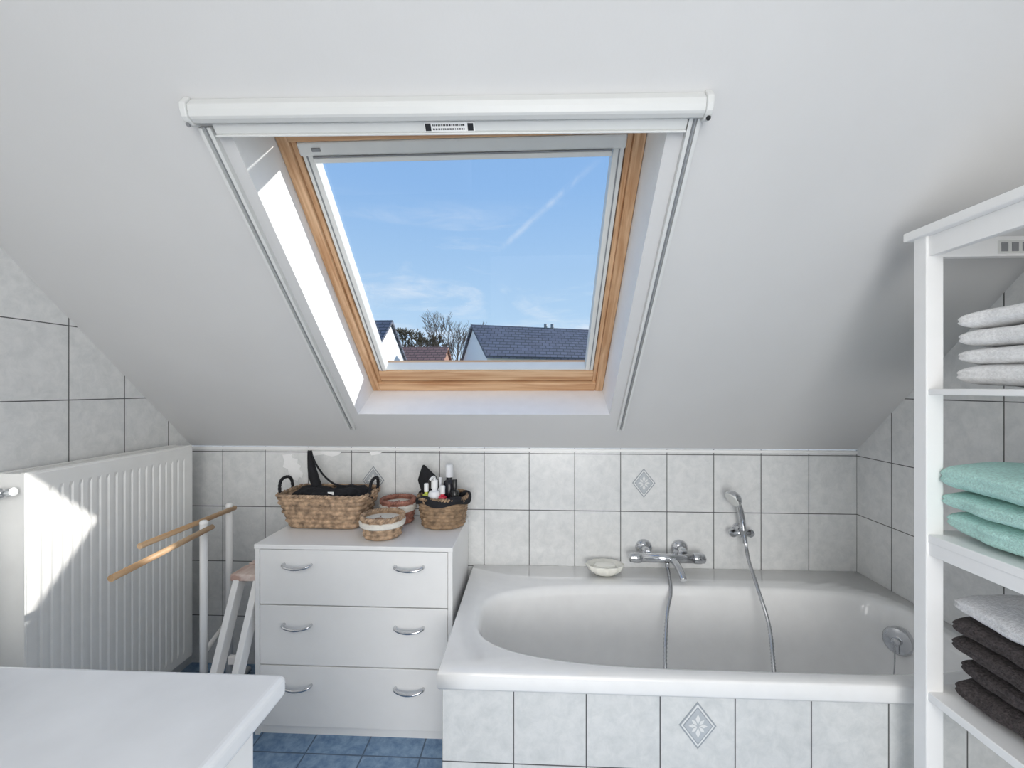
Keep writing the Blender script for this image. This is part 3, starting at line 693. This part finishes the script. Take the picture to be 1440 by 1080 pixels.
def noisefac(scale,stretch,lo,hi,rotz=0.0,roty=0.0):
    mp=N.new('ShaderNodeMapping'); mp.inputs['Scale'].default_value=stretch; mp.inputs['Rotation'].default_value=(0,roty,rotz)
    L.new(nrm.outputs[0],mp.inputs[0]); n=N.new('ShaderNodeTexNoise'); n.inputs['Scale'].default_value=scale; n.inputs['Detail'].default_value=8; n.inputs['Roughness'].default_value=0.6; n.inputs['Distortion'].default_value=0.9
    L.new(mp.outputs[0],n.inputs['Vector']); r=N.new('ShaderNodeMapRange'); r.inputs[1].default_value=lo; r.inputs[2].default_value=hi; L.new(n.outputs['Fac'],r.inputs[0]); return r.outputs[0]
def mul(a,b_):
    m_=N.new('ShaderNodeMath'); m_.operation='MULTIPLY'; L.new(a,m_.inputs[0])
    if isinstance(b_,float): m_.inputs[1].default_value=b_
    else: L.new(b_,m_.inputs[1])
    return m_.outputs[0]
c1=noisefac(2.4,(1.0,1.0,5.5),0.48,0.70,0.0,-0.10)
bandlo=N.new('ShaderNodeMapRange'); bandlo.inputs[1].default_value=0.40; bandlo.inputs[2].default_value=0.28; L.new(sp.outputs['Z'],bandlo.inputs[0])
fine=noisefac(9.0,(1.0,1.0,3.5),0.32,0.62,0.0,-0.2)
c1=mul(mul(mul(c1,bandlo.outputs[0]),fine),0.9)
dt=N.new('ShaderNodeVectorMath'); dt.operation='DOT_PRODUCT'; dt.inputs[1].default_value=(-0.645,-0.274,0.713); L.new(nrm.outputs[0],dt.inputs[0])
ab=N.new('ShaderNodeMath'); ab.operation='ABSOLUTE'; L.new(dt.outputs['Value'],ab.inputs[0])
r=N.new('ShaderNodeMapRange'); r.inputs[1].default_value=0.009; r.inputs[2].default_value=0.0; L.new(ab.outputs[0],r.inputs[0])
s1=N.new('ShaderNodeMapRange'); s1.inputs[1].default_value=0.29; s1.inputs[2].default_value=0.33; L.new(sp.outputs['Z'],s1.inputs[0])
s2=N.new('ShaderNodeMapRange'); s2.inputs[1].default_value=0.46; s2.inputs[2].default_value=0.42; L.new(sp.outputs['Z'],s2.inputs[0])
nf=noisefac(14,(1,1,1),0.3,0.65)
c2=mul(mul(mul(mul(r.outputs[0],s1.outputs[0]),s2.outputs[0]),nf),0.5)
ad=N.new('ShaderNodeMath'); ad.operation='ADD'; ad.use_clamp=True; L.new(c1,ad.inputs[0]); L.new(c2,ad.inputs[1])
mx=N.new('ShaderNodeMix'); mx.data_type='RGBA'; mx.inputs[7].default_value=(0.86,0.92,1.0,1)
L.new(ad.outputs[0],mx.inputs[0]); L.new(cr.outputs[0],mx.inputs[6]); L.new(mx.outputs[2],bg.inputs[0]); bg.inputs[1].default_value=1.0

sun=bpy.data.lights.new('sun','SUN'); sun.energy=4.5; sun.angle=math.radians(1.2); sun.color=(1,0.97,0.92)
so=bpy.data.objects.new('sun',sun); so.rotation_euler=Vector((-0.735,-0.33,-0.365)).to_track_quat('-Z','Y').to_euler(); so.location=(6,8,6); COL.objects.link(so)
def area(nm,loc,size,energy,target,col=(1,1,1)):
    l=bpy.data.lights.new(nm,'AREA'); l.shape='DISK'; l.size=size; l.energy=energy; l.color=col
    o=bpy.data.objects.new(nm,l); o.location=loc; o.rotation_euler=(Vector(target)-Vector(loc)).to_track_quat('-Z','Y').to_euler(); COL.objects.link(o)
area('fill_light_high',(0.0,-0.9,2.33),1.4,17,(0.0,0.4,0.3),(1,0.975,0.94))  # added fill light near the ceiling behind the camera, lifts overall brightness
area('fill_light_rear',(0.1,-2.40,1.20),1.7,42,(0.0,1.7,0.9),(1,0.985,0.96))  # unseen fill added at the rear of the room for more even light
area('fill_light_low',(0.30,-0.35,0.85),0.9,7.5,(0.05,1.9,0.75),(1,0.985,0.96))  # added low fill with no real fixture, brightens lower slope and back wall

cam=bpy.data.cameras.new('camera'); cam.sensor_width=36; cam.lens=610/1440*36; cam.shift_y=5/1440; cam.clip_start=0.01; cam.clip_end=500
co=bpy.data.objects.new('camera',cam); co.location=(0,0,H); co.rotation_euler=(pi/2,0,math.radians(2.63)); COL.objects.link(co)
scene.camera=co
scene.view_settings.view_transform='Standard'
scene.view_settings.look='None'
